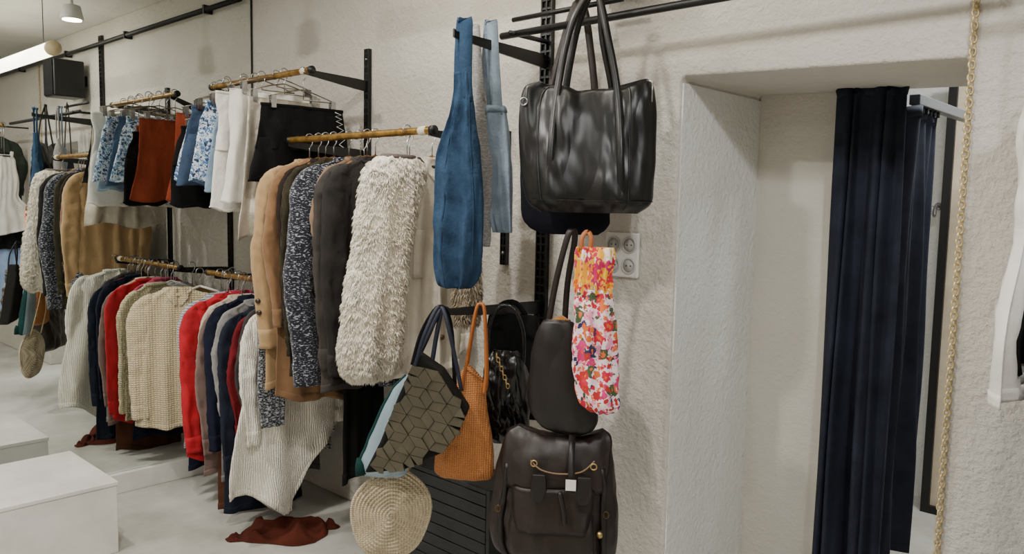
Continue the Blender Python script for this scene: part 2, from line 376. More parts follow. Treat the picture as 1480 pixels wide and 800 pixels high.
# ------------------------------------------------ clothes
WIRE=M((150,140,125),kind='metal',rough=.3,metal=1,bump=.05); WOODH=M((150,105,60),(110,70,36),'wood',.5)
def hanger(X,Y,z,mat=WIRE,rw=.0025,span=.17,drop=.09,clips=0,yaw=90,grp="clothes hangers on the rails"):
    t=T("clothes_hanger",(X,Y,z),yaw,"thin hanger with hooked top over the rail" if not clips else "metal clip hanger hooked over the rail","hanger",grp)
    P=[(.02*math.cos(a),0,.006+.02*math.sin(a)) for a in [pi*1.15-i*(pi*1.15)/9 for i in range(10)]]
    P+=[(.012,0,-.02),(0,0,-.035),(0,0,-drop)]
    t.part("hook",tube(P,.0024,6),STEEL)
    if clips:
        t.part("bar",tube([(-clips,0,-drop),(-clips*.4,0,-drop+.03),(0,0,-drop+.045),(clips*.4,0,-drop+.03),(clips,0,-drop),(0,0,-drop)],rw,6),mat)
        for x in (-clips+.02,clips-.02):
            t.part("clip",join([box(x-.012,x+.012,-.012,-.004,-drop-.05,-drop+.005),box(x-.012,x+.012,.004,.012,-drop-.05,-drop+.005),cyl((x-.012,0,-drop-.012),(x+.012,0,-drop-.012),.008,10)]),STEEL,smooth=False)
    else:
        t.part("shoulder_frame",tube([(0,0,-drop),(-span*.5,0,-drop-.03),(-span,0,-drop-.075),(0,0,-drop-.078),(span,0,-drop-.075),(span*.5,0,-drop-.03),(0,0,-drop)],rw,6),mat)
def garment(name,X,Y,rz,L,w,mat,label,cat="clothing",sl=.55,flare=1.05,th=.020,fold=.010,hem=None,seed=0,collar=None,slr=.050,drop=.09,
            lapel=False,buttons=None,cuff=None,yaw=90,hang=True,topw=.055,hm=WIRE,pocket=None,sleeveless=False,nf=4,grp=None,strap=0,shift=0,hw=.0025,cr_=.011,jit=6,swide=1.,zf=.28,std=1.):
    t=T(name,(X,Y,rz-drop),yaw+rnd.uniform(-jit,jit),label,cat,grp or "garments hanging on the rails")
    pr=[(0.004,topw,.014),(-.018,topw+.04,.016),(-.05,w*.82,th*.8),(-.10,w*.93,th),(-.22,w*.93,th),(-L*.5,w*(1+flare)/2*.95,th),(-L*.8,w*flare*.98,th*1.05),(-L,w*flare,th*1.1)]
    if sleeveless: pr=[(0.004,topw,.012),(-.04,topw+.03,.02),(-.12,w*.8,th*.9),(-.2,w*.95,th),(-.3,w*.96,th),(-L*.5-.05,w,th),(-L*.8,w*flare,th),(-L,w*flare,th)]
    pr=[p+(shift*(-p[0]/L),0) for p in pr]
    if hem is None:
        hs=rnd.uniform(-.05,.05); hem=lambda x,hs=hs: hs*x+.012*math.sin(5*x+seed)
    S=Surf(pr,2.0,fold,nf,seed*1.7,cr_,16,hem,seed,44,72,fold*.1,zf=zf,cx_=.25)
    t.part("body",S.geo(),mat)
    if lapel!='none':
        t.part("hem_band",S.patch(.965,1,0,2*pi,.0025,3,60),mat)
    if sl:
        for s in (-1,1):
            k=rnd.uniform(-.012,.012); k2=rnd.uniform(-.014,.014); s2=sl*rnd.uniform(.93,1.05)
            q=[(-.030,.012,.008*std,s*(w-.078),0),(-.052,.036,.016*std,s*(w-.056),0),(-.10,slr*.95,.020*std,s*(w-.034),0),(-.17,slr,.022*std,s*(w-.016),-.003),(-.33*s2-.05,slr*.92,.022*std,s*(w-.004+k2*.5),-.005+k*.4),(-.52*s2,slr*.86*swide,.021*std,s*(w+.004+k2),-.007+k),(-.66*s2,slr*.82*swide,.020*std,s*(w+.002+k2),-.010+k),(-.85*s2,slr*.74*swide,.018*std,s*(w-.006),-.014+k*.6),(-s2-.05,slr*.68*swide,.016*std,s*(w-.016),-.018+k*.3)]
            SS=Surf(q,2.6,.005,1.5,seed+s,.011,20,None,seed+s*5,60,34,zf=.9,cx_=.4)
            o=t.part("sleeve",SS.geo(),mat)
            t.part("cuff",SS.patch(.93,1.0,0,2*pi,.003,4,28),cuff or mat,parent=o)
            if buttons: 
                for tt in (.84,.88):
                    p=SS.pt(tt,-pi/2-1.0,.004); t.part("cuff_button",cyl(p,p+Vector((-.004,-.004,0)),.011,12),buttons,parent=o)
    if collar:
        rr=topw+.012
        t.part("collar",tube([(rr*math.cos(a),.020*math.sin(a),-.006-.03*(math.sin(a)<0)*abs(math.sin(a))) for a in [2*pi*k/24 for k in range(24)]],.009,8,True),collar)
    fr=-pi/2
    if lapel is True:
        for s in(-1,1):
            t.part("lapel",S.patch(.05,.42,lambda u,s=s:fr+s*.03,lambda u,s=s:fr+s*(.62*(1-u)+.08),.008,14,6),mat)
    if buttons:
        for k in range(5):
            p=S.pt(.35+k*.13,fr+.1,.006); t.part("button",cyl(p,p+Vector((0,-.006,0)),.011,12),buttons)
        t.part("front_placket",S.patch(.3,1,fr-.02,fr+.14,.003,24,4),mat)
    if pocket:
        for s in(-1,1): t.part("pocket",S.patch(.62,.74,fr+s*.3,fr+s*.8,.006,8,6),pocket)
    if strap:
        for s in (-1,1): t.part("shoulder_strap",ribbon([(s*.05,-.02,-.03),(s*.06,-.012,.03),(s*.06,.01,.03),(s*.05,.02,-.03)],(1,0,0),.02),mat)
    if hang: hanger(X,Y,rz,hm,hw,span=min(.17,w-.03),drop=drop-.008)
    return t,S
def bottoms(name,X,Y,rz,L,w,mat,label,legs=True,legL=.5,band=None,drop=.12,seed=0,flare=1.,th=.018,cat="shorts",wst=.8,fold=.010,yj=6,cr_=.013):
    t=T(name,(X,Y,rz-drop),90+rnd.uniform(-yj,yj),label,cat,"shorts and skirts clipped to the upper rail")
    c=L*(1-legL) if legs else L
    S=Surf([(0,w*wst,.012),(-.04,w*wst*1.02,.016),(-c*.5,w*.92,th),(-c,w*(1 if legs else flare),th)],2.3,fold,4,seed,cr_,14,(lambda x:.02*math.sin(4*x+seed)) if not legs else None,seed,36,72,cx_=.3,zf=.5)
    t.part("body",S.geo(),mat); t.part("waistband",S.patch(0,.14 if legs else .09,0,2*pi,.003,3,48),band or mat)
    t.part("front_pocket",S.patch(.3,.8,-pi/2+.5,-pi/2+.9,.003,6,5),mat)
    if legs:
        for s in(-1,1):
            SS=Surf([(-c+.05,w*.45,th*.9,s*w*.5,0),(-c-.01,w*.5,th,s*w*.51,0),(-L*.9,w*.5*flare,th,s*w*.53*flare,0),(-L,w*.5*flare,th,s*w*.55*flare,0)],2.3,.006,2,seed+s,.012,13,(lambda x:.012*math.sin(6*x+seed)),seed,22,36,cx_=.3)
            o=t.part("leg",SS.geo(),mat); t.part("turned_hem",SS.patch(.88,1,0,2*pi,.003,3,28),mat,parent=o)
    hanger(X,Y,rz,WIRE,.003,drop=drop-.03,clips=w*.75)
    return t,S
BL=M((13,13,15),(8,8,10),'flat'); NV=M((26,31,50),(18,22,36),'plain')
RUST=M((136,58,36),(112,46,28),'plain',.9); SILV=M((214,206,190),(164,156,142),'plain',.3,metal=.3,bump=.7); WOF=M((234,232,225),(218,214,205),'plain',bump=.7)
FLB=M((205,218,232),None,'floral',.7,1.7,cols=((40,74,120),(80,120,165),(220,226,232),(24,40,72),(120,155,185)))
DEN=M((66,88,116),(42,60,84),'denim',.9,bump=.7); DENL=M((146,166,184),(112,136,160),'denim',.9,bump=.7)
t,S=bottoms("skirt",-4.03,Y1,Z1,.44,.235,RUST,"rust red short skirt with buttoned front",legs=False,flare=1.12,seed=1,cat="skirt",drop=.15,wst=.86)
for k in range(4):
    p=S.pt(.16+k*.22,pi/2-.35,.004); t.part("button",cyl(p,p+Vector((0,.006,0)),.010,12),M((90,40,24),kind='flat',rough=.4))
bottoms("shorts",-3.95,Y1-.01,Z1,.40,.25,BL,"black loose shorts hanging behind the rust skirt",seed=2,drop=.22)
bottoms("shorts",-3.87,Y1-.02,Z1,.36,.23,FLB,"white shorts with blue floral print",seed=3,drop=.13,flare=1.15)
bottoms("shorts",-3.80,Y1-.05,Z1,.38,.22,DEN,"blue denim shorts on a clip hanger",seed=4,drop=.13,flare=1.1)
bottoms("skirt",-3.72,Y1,Z1,.40,.22,RUST,"orange brown short skirt between denim shorts",legs=False,seed=5,cat="skirt",drop=.12)
bottoms("shorts",-3.65,Y1-.04,Z1,.38,.24,FLB,"blue and white patterned summer shorts",seed=6,drop=.12,flare=1.1)
bottoms("shorts",-3.58,Y1-.02,Z1,.40,.22,DENL,"pale washed denim shorts on a clip hanger",seed=16,drop=.14,flare=1.1)
bottoms("trousers",-3.50,Y1-.03,Z1,.54,.235,WOF,"white cotton trousers folded on a hanger",seed=7,drop=.09,cat="trousers",wst=.95,flare=1.08,cr_=.024)
bottoms("skirt",-3.42,Y1+.0,Z1,.50,.25,WOF,"off-white crinkled cotton skirt",legs=False,seed=8,cat="skirt",drop=.08,fold=.024,flare=1.1,wst=.9,cr_=.024)
bottoms("skirt",-3.335,Y1-.01,Z1,.64,.23,SILV,"metallic silver pleated skirt below the black shorts",legs=False,seed=10,cat="skirt",drop=.12,fold=.02,flare=1.08,cr_=.022)
t,S=bottoms("shorts",-3.24,Y1+.03,Z1,.34,.235,BL,"black tailored shorts with white side lacing held by metal clips",seed=11,legL=.4,flare=1.08,drop=.15,wst=.86)
t.part("side_lacing",tube([tuple(S.pt(.15+.07*k,-.62+(.16 if k%2 else -.16),.006)) for k in range(12)],.0022,6),WHT,"white crossed lacing")
# lower rail
def P_(a,b,k='plain',**q): return M(a,b,k,**q)
CK=M((230,218,188),(184,166,128),'knit',sc=.6,bump=1.)
garment("cardigan",-4.125,1.845,ZL,.74,.205,CK,"chunky cream open-knit cardigan on a white hanger near the mirror",seed=19,collar=CK,sl=.66,lapel=True,yaw=70,hang=False,jit=0,slr=.058,fold=.016,th=.026,std=1.2,grp="tops hanging on the lower rail",drop=.075)
hanger(-4.09,YL-.05,ZL,WHT,.006,span=.17,drop=.07,yaw=80)
low=[("sweater",-4.03,.62,.18,P_((188,150,98),(150,116,70)),"camel beige knitted sweater",dict(sl=.6),YL+.1),
("sweater",-3.985,.78,.2,M((200,200,204),(134,138,150),'stripe'),"grey and white fine striped sweater",dict(sl=.62),YL+.01),
("shirt",-3.945,.68,.19,P_((176,170,180),(150,146,158)),"pale lavender grey cotton shirt",dict(sl=.56),YL+.04),
("dress",-3.905,.9,.2,NV,"navy blue jersey dress with long sleeves",dict(sl=.5),YL+.0),
("sweater",-3.865,.72,.2,P_((120,122,128),(96,98,106)),"mid grey wool sweater",dict(sl=.62),YL-.01),
("sweater",-3.825,.66,.19,P_((196,62,100),(160,44,76)),"pink knitted sweater with crew neck",dict(sl=.6),YL+.03),
("cardigan",-3.78,.86,.21,P_((196,24,40),(160,16,30)),"bright red long knitted cardigan",dict(sl=.76,slr=.056),YL-.05),
("top",-3.735,.6,.18,P_((60,40,36),(44,28,26)),"dark brown thin knitted top",dict(sl=.5),YL+.01),
("top",-3.70,.76,.19,P_((206,196,178),(182,170,150)),"cream thin cotton top",dict(sl=.6),YL-.02),
("cardigan",-3.66,.82,.2,P_((128,104,96),(98,78,72)),"mauve brown wool cardigan",dict(sl=.72),YL-.04),
("dress",-3.62,1.04,.19,P_((92,58,40),(66,40,26)),"brown knitted long dress reaching low",dict(sl=.58),YL+.0),
("sweater",-3.58,.7,.21,NV,"dark navy wool sweater",dict(sl=.66),YL-.03),
("top",-3.54,.86,.19,P_((150,148,146),(120,118,118)),"pale grey thin cotton top",dict(sl=.5),YL-.02),
("cardigan",-3.50,.8,.2,BL,"black fine-knit cardigan with long sleeves",dict(sl=.62),YL+.01),
("cardigan",-3.46,.94,.2,P_((34,40,54),(24,28,40)),"dark slate blue wool cardigan",dict(sl=.7),YL-.04),
("top",-3.42,.7,.19,P_((120,30,36),(90,20,26)),"dark red jersey top",dict(sl=.55),YL-.01),
("top",-3.38,.9,.19,P_((76,72,72),(56,52,52)),"dark grey long tunic top",dict(sl=.6),YL+.02),
("jacket",-3.34,.74,.2,M((190,190,185),(24,24,28),'tweed'),"black and white tweed jacket",dict(sl=.62),YL+.05)]
for i,(n,X,L,w,mt,lb,kw,yy) in enumerate(low):
    if len(lb.split())<5: lb+=" on the lower rail"
    garment(n,X,yy,ZL,L*rnd.uniform(.95,1.05),w,mt,lb,seed=i+20,collar=mt,grp="tops hanging on the lower rail",th=.014,std=.8,fold=.006,jit=3,drop=.09+rnd.uniform(-.015,.03),**kw)
RIB=M((246,242,230),(228,220,202),'rib',bump=.7)
garment("cardigan",-3.2,YL-.02,ZL,.84,.245,RIB,"cream ribbed waterfall cardigan with pointed hem",seed=41,collar=RIB,sl=.55,flare=1.42,fold=.028,nf=2.8,hem=lambda x:(.30*max(0,x+.2)-.12*max(0,1-abs(x+.25)*1.6)+.02*math.sin(7*x)),lapel=True,grp="tops hanging on the lower rail",th=.04,drop=.07,jit=1,cr_=.028,zf=.4)
TW=M((170,174,180),(30,32,40),'tweed')
t=T("tweed_scarf",(-3.11,1.80,1.02),88,"grey and black tweed scarf over the cream cardigan","scarf","tops hanging on the lower rail")
t.part("body",Surf([(0,.045,.012),(-.1,.06,.014),(-.3,.065,.014),(-.47,.055,.012)],3,.006,3,0,.01,9,None,4,24,36).geo(),TW)
t.part("knotted_end",Surf([(.04,.015,.01),(.0,.03,.014),(-.05,.035,.014)],2.2,.002,2,0,.006,9,None,4,8,20).geo(),TW)
garment("trousers",-2.93,2.16,Z2,1.42,.11,BL,"wide black trousers hanging below the coats",sl=0,seed=42,grp="coats hanging on the middle rail",jit=1)
# coats rail
TR=M((182,150,108),(160,130,90),'plain',.9); CAM=M((140,104,70),(118,86,56),'plain',.9)
co=[("trench_coat",-3.085,.98,.215,TR,"tan trench coat with buttoned cuffs",dict(sl=.78,lapel=True,buttons=M((60,38,22),kind='flat',rough=.4),slr=.060,th=.026,swide=1.2,std=1.2)),
("coat",-3.015,1.06,.20,CAM,"camel brown wool winter coat",dict(sl=.70,slr=.055)),
("blazer",-2.96,.7,.20,P_((44,34,28),(32,24,20)),"dark brown thin wool blazer",dict(sl=.6)),
("coat",-2.90,.86,.21,M((66,60,44),(30,27,20),'check',sc=1.2),"dark olive checked wool coat",dict(sl=.80,slr=.056,swide=1.1)),
("jacket",-2.79,.84,.225,M((184,188,198),(20,23,38),'tweed',th_=.56),"navy and white flecked boucle jacket",dict(sl=.90,slr=.066,th=.034,swide=1.25,fold=.02,std=1.4)),
("jacket",-2.71,.66,.19,P_((136,106,78),(108,82,58)),"light brown suede jacket",dict(sl=.5,lapel=True)),
("coat",-2.665,.92,.20,P_((70,66,62),(54,50,48)),"grey brown thin wool coat",dict(sl=.78,slr=.055)),
("jacket",-2.61,.88,.205,P_((48,45,44),(34,32,31)),"charcoal grey wool jacket",dict(sl=.84,slr=.060,th=.024,swide=1.1)),
("cardigan",-2.53,.4,.14,P_((100,90,84),(74,64,58),'knit'),"taupe knitted cardigan with high neck",dict(sl=.3)),
]
for i,(n,X,L,w,mt,lb,kw) in enumerate(co):
    if len(lb.split())<5: lb+=" on the middle rail"
    garment(n,X,Y2+(.03 if n!="cardigan" else .14),Z2,L,w,mt,lb,seed=i+50,collar=mt,grp="coats hanging on the middle rail",hm=WOODH,hw=.006,jit=4,**kw)
CRM=M((230,222,206),(212,203,186),'plain',.8,bump=.6)
garment("jacket",-2.42,2.115,Z2,.86,.175,CRM,"cream wool jacket with lapels beside the fur",seed=61,collar=M((60,52,48),kind='knit'),sl=.78,slr=.058,fold=.024,nf=3,hm=WOODH,hw=.006,grp="coats hanging on the middle rail",drop=.09,jit=1,lapel=True,buttons=M((90,62,40),kind='flat',rough=.4),pocket=CRM,th=.028)
# fur
FUR=M((254,248,236),(244,234,214),'flat',.9,bump=0)
def fur(S,n,ln,seed,wd=.0042):
    r=random.Random(seed); v=[];fc=[]
    for i in range(n):
        t=r.random()**.9; a=r.uniform(0,2*pi)
        p=S.pt(t,a,-.002); q=S.pt(t,a,.02); nrm=(q-p); nrm=nrm.normalized() if nrm.length>1e-6 else Vector((0,-1,0))
        cl=noise.noise(Vector((p.x*60,p.y*60,p.z*60))); c2=noise.noise(Vector((p.x*60+9,p.y*60,p.z*60)))
        l=ln*r.uniform(.6,1.2); d1=(nrm*r.uniform(.5,1.)+Vector((r.uniform(-.3,.3)+cl*.9,r.uniform(-.3,.3),-.45+c2*.8))).normalized()
        d2=(d1+Vector((cl*.8,0,-.8+c2*.4))-nrm*.4).normalized(); d3=(d2*.8+Vector((-cl*.8,0,-.4-c2*.5))-nrm*.4).normalized()
        s=d1.cross(Vector((0,1,0))); s=s.normalized() if s.length>.01 else Vector((1,0,0)); w=wd*r.uniform(.6,1.1); e=d1.cross(s)
        m1=p+d1*l*.4; m2=m1+d2*l*.35; p2=m2+d3*l*.3; o=len(v)
        for ctr,ww in((p,w),(m1,w*.95),(m2,w*.7)):
            for k in range(3): aa=2*pi*k/3; v.append(tuple(ctr+s*math.cos(aa)*ww+e*math.sin(aa)*ww))
        v.append(tuple(p2))
        for k in range(3):
            k2=(k+1)%3
            fc.append((o+k,o+k2,o+3+k2,o+3+k)); fc.append((o+3+k,o+3+k2,o+6+k2,o+6+k)); fc.append((o+6+k,o+6+k2,o+9))
    return v,fc
t=T("fur_vest",(-2.385,1.875,Z2-.10),88,"long shaggy cream faux fur vest","fur vest","coats hanging on the middle rail")
S=Surf([(0.005,.075,.03,.04),(-.03,.12,.04,.035),(-.10,.13,.045,.015),(-.3,.118,.05,-.03),(-.5,.122,.052,-.06),(-.68,.125,.052,-.075),(-.78,.12,.045,-.07),(-.82,.08,.025,-.065)],2.4,.01,2,0,.010,9,None,3,40,50)
t.part("body",S.geo(),FUR); t.part("fur_pile",fur(S,26000,.028,5,.0024),FUR)["kind"]="stuff"
t.part("neck_lining",tube([(.04+.07*math.cos(a),.03*math.sin(a),.004) for a in [2*pi*k/20 for k in range(20)]],.01,8,True),M((110,98,92),kind='knit'))
hanger(-2.375,1.95,Z2,WOODH,.006,span=.09,drop=.1)
fs=pD(676,360,3.05)
t=T("fringed_scarf",(fs.x,fs.y,fs.z),80,"beige grey shaggy fringed scarf draped behind the bags","scarf")
S=Surf([(.12,.03,.015),(.0,.045,.025),(-.1,.05,.03),(-.22,.05,.03),(-.28,.04,.02)],2.2,.004,2,0,.006,9,None,4,20,24)
SC=M((186,170,146),(156,142,120),'flat',bump=0)
t.part("body",S.geo(),SC); t.part("fringe",fur(S,2600,.034,8,.0025),SC)["kind"]="stuff"
fc_=pZ(412,770,0)
def clothpile(name,loc,rx,ry,h,mat,label,seed,cat="garment"):
    t=T(name,loc,43,label,cat)
    def sheet(cx,cy,rx,ry,h,seed,yaw):
        v=[];fc=[];n=60
        for i in range(n+1):
            for k in range(n+1):
                x=(i/n*2-1);y=(k/n*2-1)
                r=math.sqrt(x*x+y*y); m_=max(abs(x),abs(y)); sq=(m_/r)**.6 if r>1e-6 else 1
                X_=x*sq*rx*(1+.12*noise.noise(Vector((y*1.1,seed,1))));Y_=y*sq*ry*(1+.25*noise.noise(Vector((x*1.1,seed,5))))
                e=math.sqrt(max(0,1-m_**3))
                q=Vector((x*1.7+y*.6+seed,y*.9-x*.4,seed)); fd=.5+.5*math.sin(6*noise.noise(q*.8)+2.5*x+y)
                z=h*e*(.25+.6*fd*fd+.15*noise.noise(q*2.2))
                v.append((cx+X_*math.cos(yaw)-Y_*math.sin(yaw),cy+X_*math.sin(yaw)+Y_*math.cos(yaw),max(.003,z)))
        for i in range(n):
            for k in range(n): a=i*(n+1)+k; fc.append((a,a+1,a+n+2,a+n+1))
        return v,fc
    t.part("crumpled_cloth",sheet(0,0,rx,ry,h,seed,0),mat); t.part("sleeve",sheet(-rx*.75,-ry*.45,rx*.5,ry*.3,h*.6,seed+4,.35),mat); t.part("sleeve",sheet(rx*.7,ry*.5,rx*.5,ry*.28,h*.7,seed+7,.2),mat)
clothpile("fallen_sweater",(fc_.x,fc_.y,0),.20,.13,.085,M((92,42,30),(64,28,20),'plain',.95),"dark rust sweater crumpled on the floor",3)
# right hand rack
t=T("clothes_rail",(-.45,2.1,2.15),0,"brass-coloured rail beside the fitting room opening","clothes rail","gold clothes rails")
t.part("rail_pole",cyl((0.02,0,0),(1.2,0,0),.013),GOLD)
for x in (.25,1.1): t.part("support_arm",cyl((x,0,0),(x,WY-2.1,0),.007),BLK)
g2="garments hanging beside the fitting room"
t,S=garment("tank_top",-.372,2.12,2.15,.70,.11,M((238,234,228),kind='plain',rough=.7),"white loose sleeveless top with black lace panel and dipped hem",sl=0,sleeveless=True,strap=1,flare=2.05,drop=.26,seed=71,fold=.014,nf=5,cr_=.02,hem=lambda x:.05*x,grp=g2,jit=1)
t.part("lace_panel",S.patch(.70,.94,-pi/2-.82,-pi/2+.9,.008,12,18),BL,"black lace panel")
t.part("neck_trim",tube([(.067*math.cos(a),.016*math.sin(a),-.01-.04*(math.sin(a)<0)*abs(math.sin(a))) for a in [2*pi*k/24 for k in range(24)]],.006,8,True),BL,"black neckline trim")
garment("lace_top",-.30,2.12,2.15,.86,.13,BL,"black lace trimmed sleeveless top",sl=0,sleeveless=True,flare=1.6,drop=.24,seed=72,grp=g2,jit=1)
garment("shirt",-.27,2.10,1.24,.72,.21,M((150,176,220),kind='plain'),"pale blue cotton shirt beside the opening",sl=.3,seed=73,collar=M((150,176,220),kind='plain'),grp=g2,jit=1)
garment("blouse",-.12,2.12,2.15,.8,.19,M((60,68,60),kind='plain'),"dark green long-sleeved blouse",sl=.5,seed=74,grp=g2)
# ------------------------------------------------ bags
def rowsurf(rows,cx,cy,s,**kw):
    return Surf([(-(r[0]-cy)*s,(r[2]-r[1])/2*s,r[3],((r[1]+r[2])/2-cx)*s,r[4] if len(r)>4 else 0) for r in rows],**kw)
class Bag(T):
    def __init__(b,name,px,py,d,yaw,label,cat="bag",grp="bags hanging at the wall upright"):
        T.__init__(b,name,pD(px,py,d),yaw,label,cat,grp); b.cx=px;b.cy=py;b.s=d/f/math.cos(math.radians(43-yaw))**.5
    def l(b,px,py,y=0): return ((px-b.cx)*b.s,y,-(py-b.cy)*b.s)
    def surf(b,rows,**kw): return rowsurf(rows,b.cx,b.cy,b.s,**kw)
b=Bag("denim_bag",663,230,2.74,25,"blue denim slouchy shoulder bag hooked over the arm")
S=b.surf([(110,655,678,.006),(150,652,684,.012),(185,642,688,.018),(230,629,694,.022),(290,626,699,.026),(350,624,700,.028),(390,627,697,.026),(408,634,688,.018),(413,642,680,.008)],ex=2.8,fold=.018,nf=2.3,crump=.022,cf=14,seed=1,nz=70,nt=90,fold0=.005,cx_=.25,zf=.35)
DB=M((54,80,108),(34,54,78),'denim',.95,bump=.6)
b.part("body",S.geo(),DB)
b.part("strap",ribbon(smooth_path([b.l(664,150,.01),b.l(662,100,.01),b.l(664,45,.012),b.l(669,40,0),b.l(673,45,-.01),b.l(673,100,-.01),b.l(674,150,-.012)],5),(1,0,0),.045,.006),DB)
b.part("side_seam",S.patch(.1,1,-pi/2+.7,-pi/2+.75,.002,24,2),DB); b.part("side_seam",S.patch(.1,1,-pi/2-.3,-pi/2-.26,.002,24,2),DB)
b=Bag("cloth_bag",692,200,2.86,25,"grey marled cloth bag with long strap")
GB=M((150,148,146),(125,122,120),'tweed')
S=b.surf([(130,680,700,.01),(170,674,706,.03),(240,672,715,.035),(320,682,714,.035),(352,695,712,.015)],ex=2.2,crump=.014,seed=2)
b.part("body",S.geo(),GB); b.part("strap",ribbon(smooth_path([b.l(686,150,.01),b.l(682,90,.01),b.l(684,43,0),b.l(690,90,-.01),b.l(696,150,-.01)],5),(1,0,0),.03,.006),GB)
b=Bag("denim_bag",718,230,2.86,25,"pale blue denim tote with wide strap")
S=b.surf([(155,699,724,.01),(165,699,730,.018),(230,699,739,.026),(300,707,742,.026),(326,713,743,.02),(333,714,743,.012)],ex=4,crump=.014,fold=.006,seed=3,nz=50,nt=60,cx_=.2)
LB=M((142,156,170),(114,132,150),'denim',.95,bump=.6)
b.part("body",S.geo(),LB); b.part("strap",ribbon(smooth_path([b.l(704,165,.01),b.l(700,100,.01),b.l(702,46,.01),b.l(706,42,0),b.l(709,46,-.01),b.l(713,100,-.01),b.l(720,170,-.015)],5),(1,0,0),.04,.006),LB)
b.part("top_band",S.patch(.02,.2,0,2*pi,.003,4,40),LB)
BLL=M((11,10,10),(8,7,7),'leather',.36,bump=.3)
b=Bag("leather_bag",848,210,2.60,33,"large black glossy leather shoulder bag with double handles")
S=b.surf([(122,778,930,.012),(132,756,940,.03),(165,750,944,.05),(220,751,945,.068),(268,756,945,.08),(292,764,942,.072),(306,784,924,.035)],ex=3.,crump=.017,cf=9,seed=5,nz=110,nt=150,top=lambda x:.035*x*x-.025+.006*math.sin(9*x),zf=.35,cx_=.35,fold=.010,nf=2.4,fold0=.008)
b.part("body",S.geo(),BLL)
for (yy,dx) in ((-.045,0),(.035,8)):
    o=-.034 if yy<0 else .036
    P=smooth_path([b.l(803+dx,290,yy+o*.9),b.l(801+dx,220,yy+o),b.l(806+dx,135,yy*.8),b.l(820+dx,50,yy*.4),b.l(841+dx*.5,2,0),b.l(850,-4,0),b.l(860,4,0),b.l(874-dx,60,yy*.4),b.l(890-dx,135,yy*.8),b.l(898-dx,220,yy+o),b.l(900-dx,290,yy+o*.9)],6)
    b.part("handle",ribbon(P,(1,0,0),.023,.007),BLL)
b.part("zip",ribbon([b.l(785,130,0),b.l(848,136,0),b.l(925,128,0)],(0,1,0),.018,.006),BLK)
b.part("zip_pull",tube([b.l(930,120,-.01),b.l(938,122,-.02),b.l(938,150,-.02)],.003,6),STEEL)
b.part("bottom_seam",S.patch(.80,.81,0,2*pi,.003,2,60),BLL)
for a in (-pi/2-.62,-pi/2+.52): b.part("panel_seam",S.patch(.1,.95,a,a+.03,.003,24,2),BLL)
b.part("side_ring",ring(b.l(758,150,-.04),.012,.0025),STEEL)
b=Bag("cloth_bag",815,300,2.80,33,"dark navy fabric bag hanging behind the leather bag")
S=b.surf([(190,755,870,.02),(250,750,880,.03),(310,752,880,.035),(328,765,876,.03),(338,785,865,.015)],ex=2.8,crump=.016,seed=6)
b.part("body",S.geo(),M((20,22,34),(14,15,24),'plain')); b.part("strap",ribbon(smooth_path([b.l(780,200,0),b.l(800,100,0),b.l(830,10,0),b.l(850,100,0),b.l(860,200,0)],5),(1,0,0),.025),M((40,28,24),kind='leather',rough=.5))
BR=M((24,17,15),(15,10,9),'leather',.45,bump=.25); BR2=M((38,25,20),(24,15,12),'leather',.45,bump=.3)
b=Bag("saddle_bag",815,540,2.66,30,"dark brown leather saddle bag with rounded flap")
S=b.surf([(462,788,822,.015),(490,774,843,.03),(540,766,858,.045),(590,767,865,.045),(616,783,860,.035),(627,805,842,.015)],ex=2.6,crump=.01,seed=7)
b.part("body",S.geo(),BR); b.part("flap",S.patch(.02,.86,lambda u:-pi+.25+.9*max(0,u-.6)**1.2*2,lambda u:-.25-.9*max(0,u-.6)**1.2*2,.007,24,20),BR)
b.part("strap",ribbon(smooth_path([b.l(790,475,0),b.l(800,410,0),b.l(815,345,0),b.l(822,335,.01),b.l(824,350,.02),b.l(815,410,.03),b.l(812,475,.03)],5),(1,0,0),.02,.005),BR2)
b.part("inner_pocket",ribbon([b.l(798,468,-.005),b.l(810,462,-.005),b.l(822,470,-.005),b.l(830,495,-.005)],(0,0,1),.03,.01),M((170,115,45),kind='plain'),"ochre cloth peeking out")
FL=M((244,222,226),None,'floral',.8,.8,cols=((206,30,60),(226,110,50),(236,150,180),(70,90,60),(52,44,90),(214,50,120),(190,40,40)))
FL2=M((246,180,40),None,'floral',.8,.8,cols=((206,34,60),(250,190,30),(235,110,30),(244,236,220),(200,30,100)))
b=Bag("floral_bag",860,480,2.50,33,"pink and white floral cotton bag with yellow band")
S=b.surf([(418,832,882,.02),(440,829,887,.03),(510,828,893,.042),(555,831,899,.045),(580,840,900,.042),(592,855,895,.03),(597,866,885,.012)],ex=2.4,fold=.008,nf=3,crump=.02,cf=12,seed=8,nz=50,nt=60,fold0=.008)
b.part("body",S.geo(),FL)
S2=b.surf([(358,829,881,.016),(372,827,884,.022),(395,829,880,.022),(410,827,884,.026),(426,831,882,.02)],ex=2.3,crump=.012,seed=9,fold=.010,nf=5,fold0=.01)
b.part("top_band",S2.geo(),FL2,"yellow floral gathered band")
OR=M((180,104,40),(146,80,28),'leather',.5)
b.part("handle",ribbon(smooth_path([b.l(838,362,-.015),b.l(838,345,-.01),b.l(845,336,0),b.l(851,345,-.01),b.l(850,362,-.015)],4),(1,0,0),.014,.004),OR)
b=Bag("leather_bag",802,710,2.72,36,"large dark brown leather bag with front pocket and drawcord")
S=b.surf([(617,748,870,.02),(628,730,881,.045),(660,718,886,.07),(700,712,890,.085),(750,708,892,.105),(782,713,892,.1),(798,724,888,.08),(807,744,876,.03)],ex=3.,crump=.024,cf=9,seed=10,nz=90,nt=120,zf=.5,cx_=.45,top=lambda x:.03*x*x-.02)
b.part("body",S.geo(),BR2)
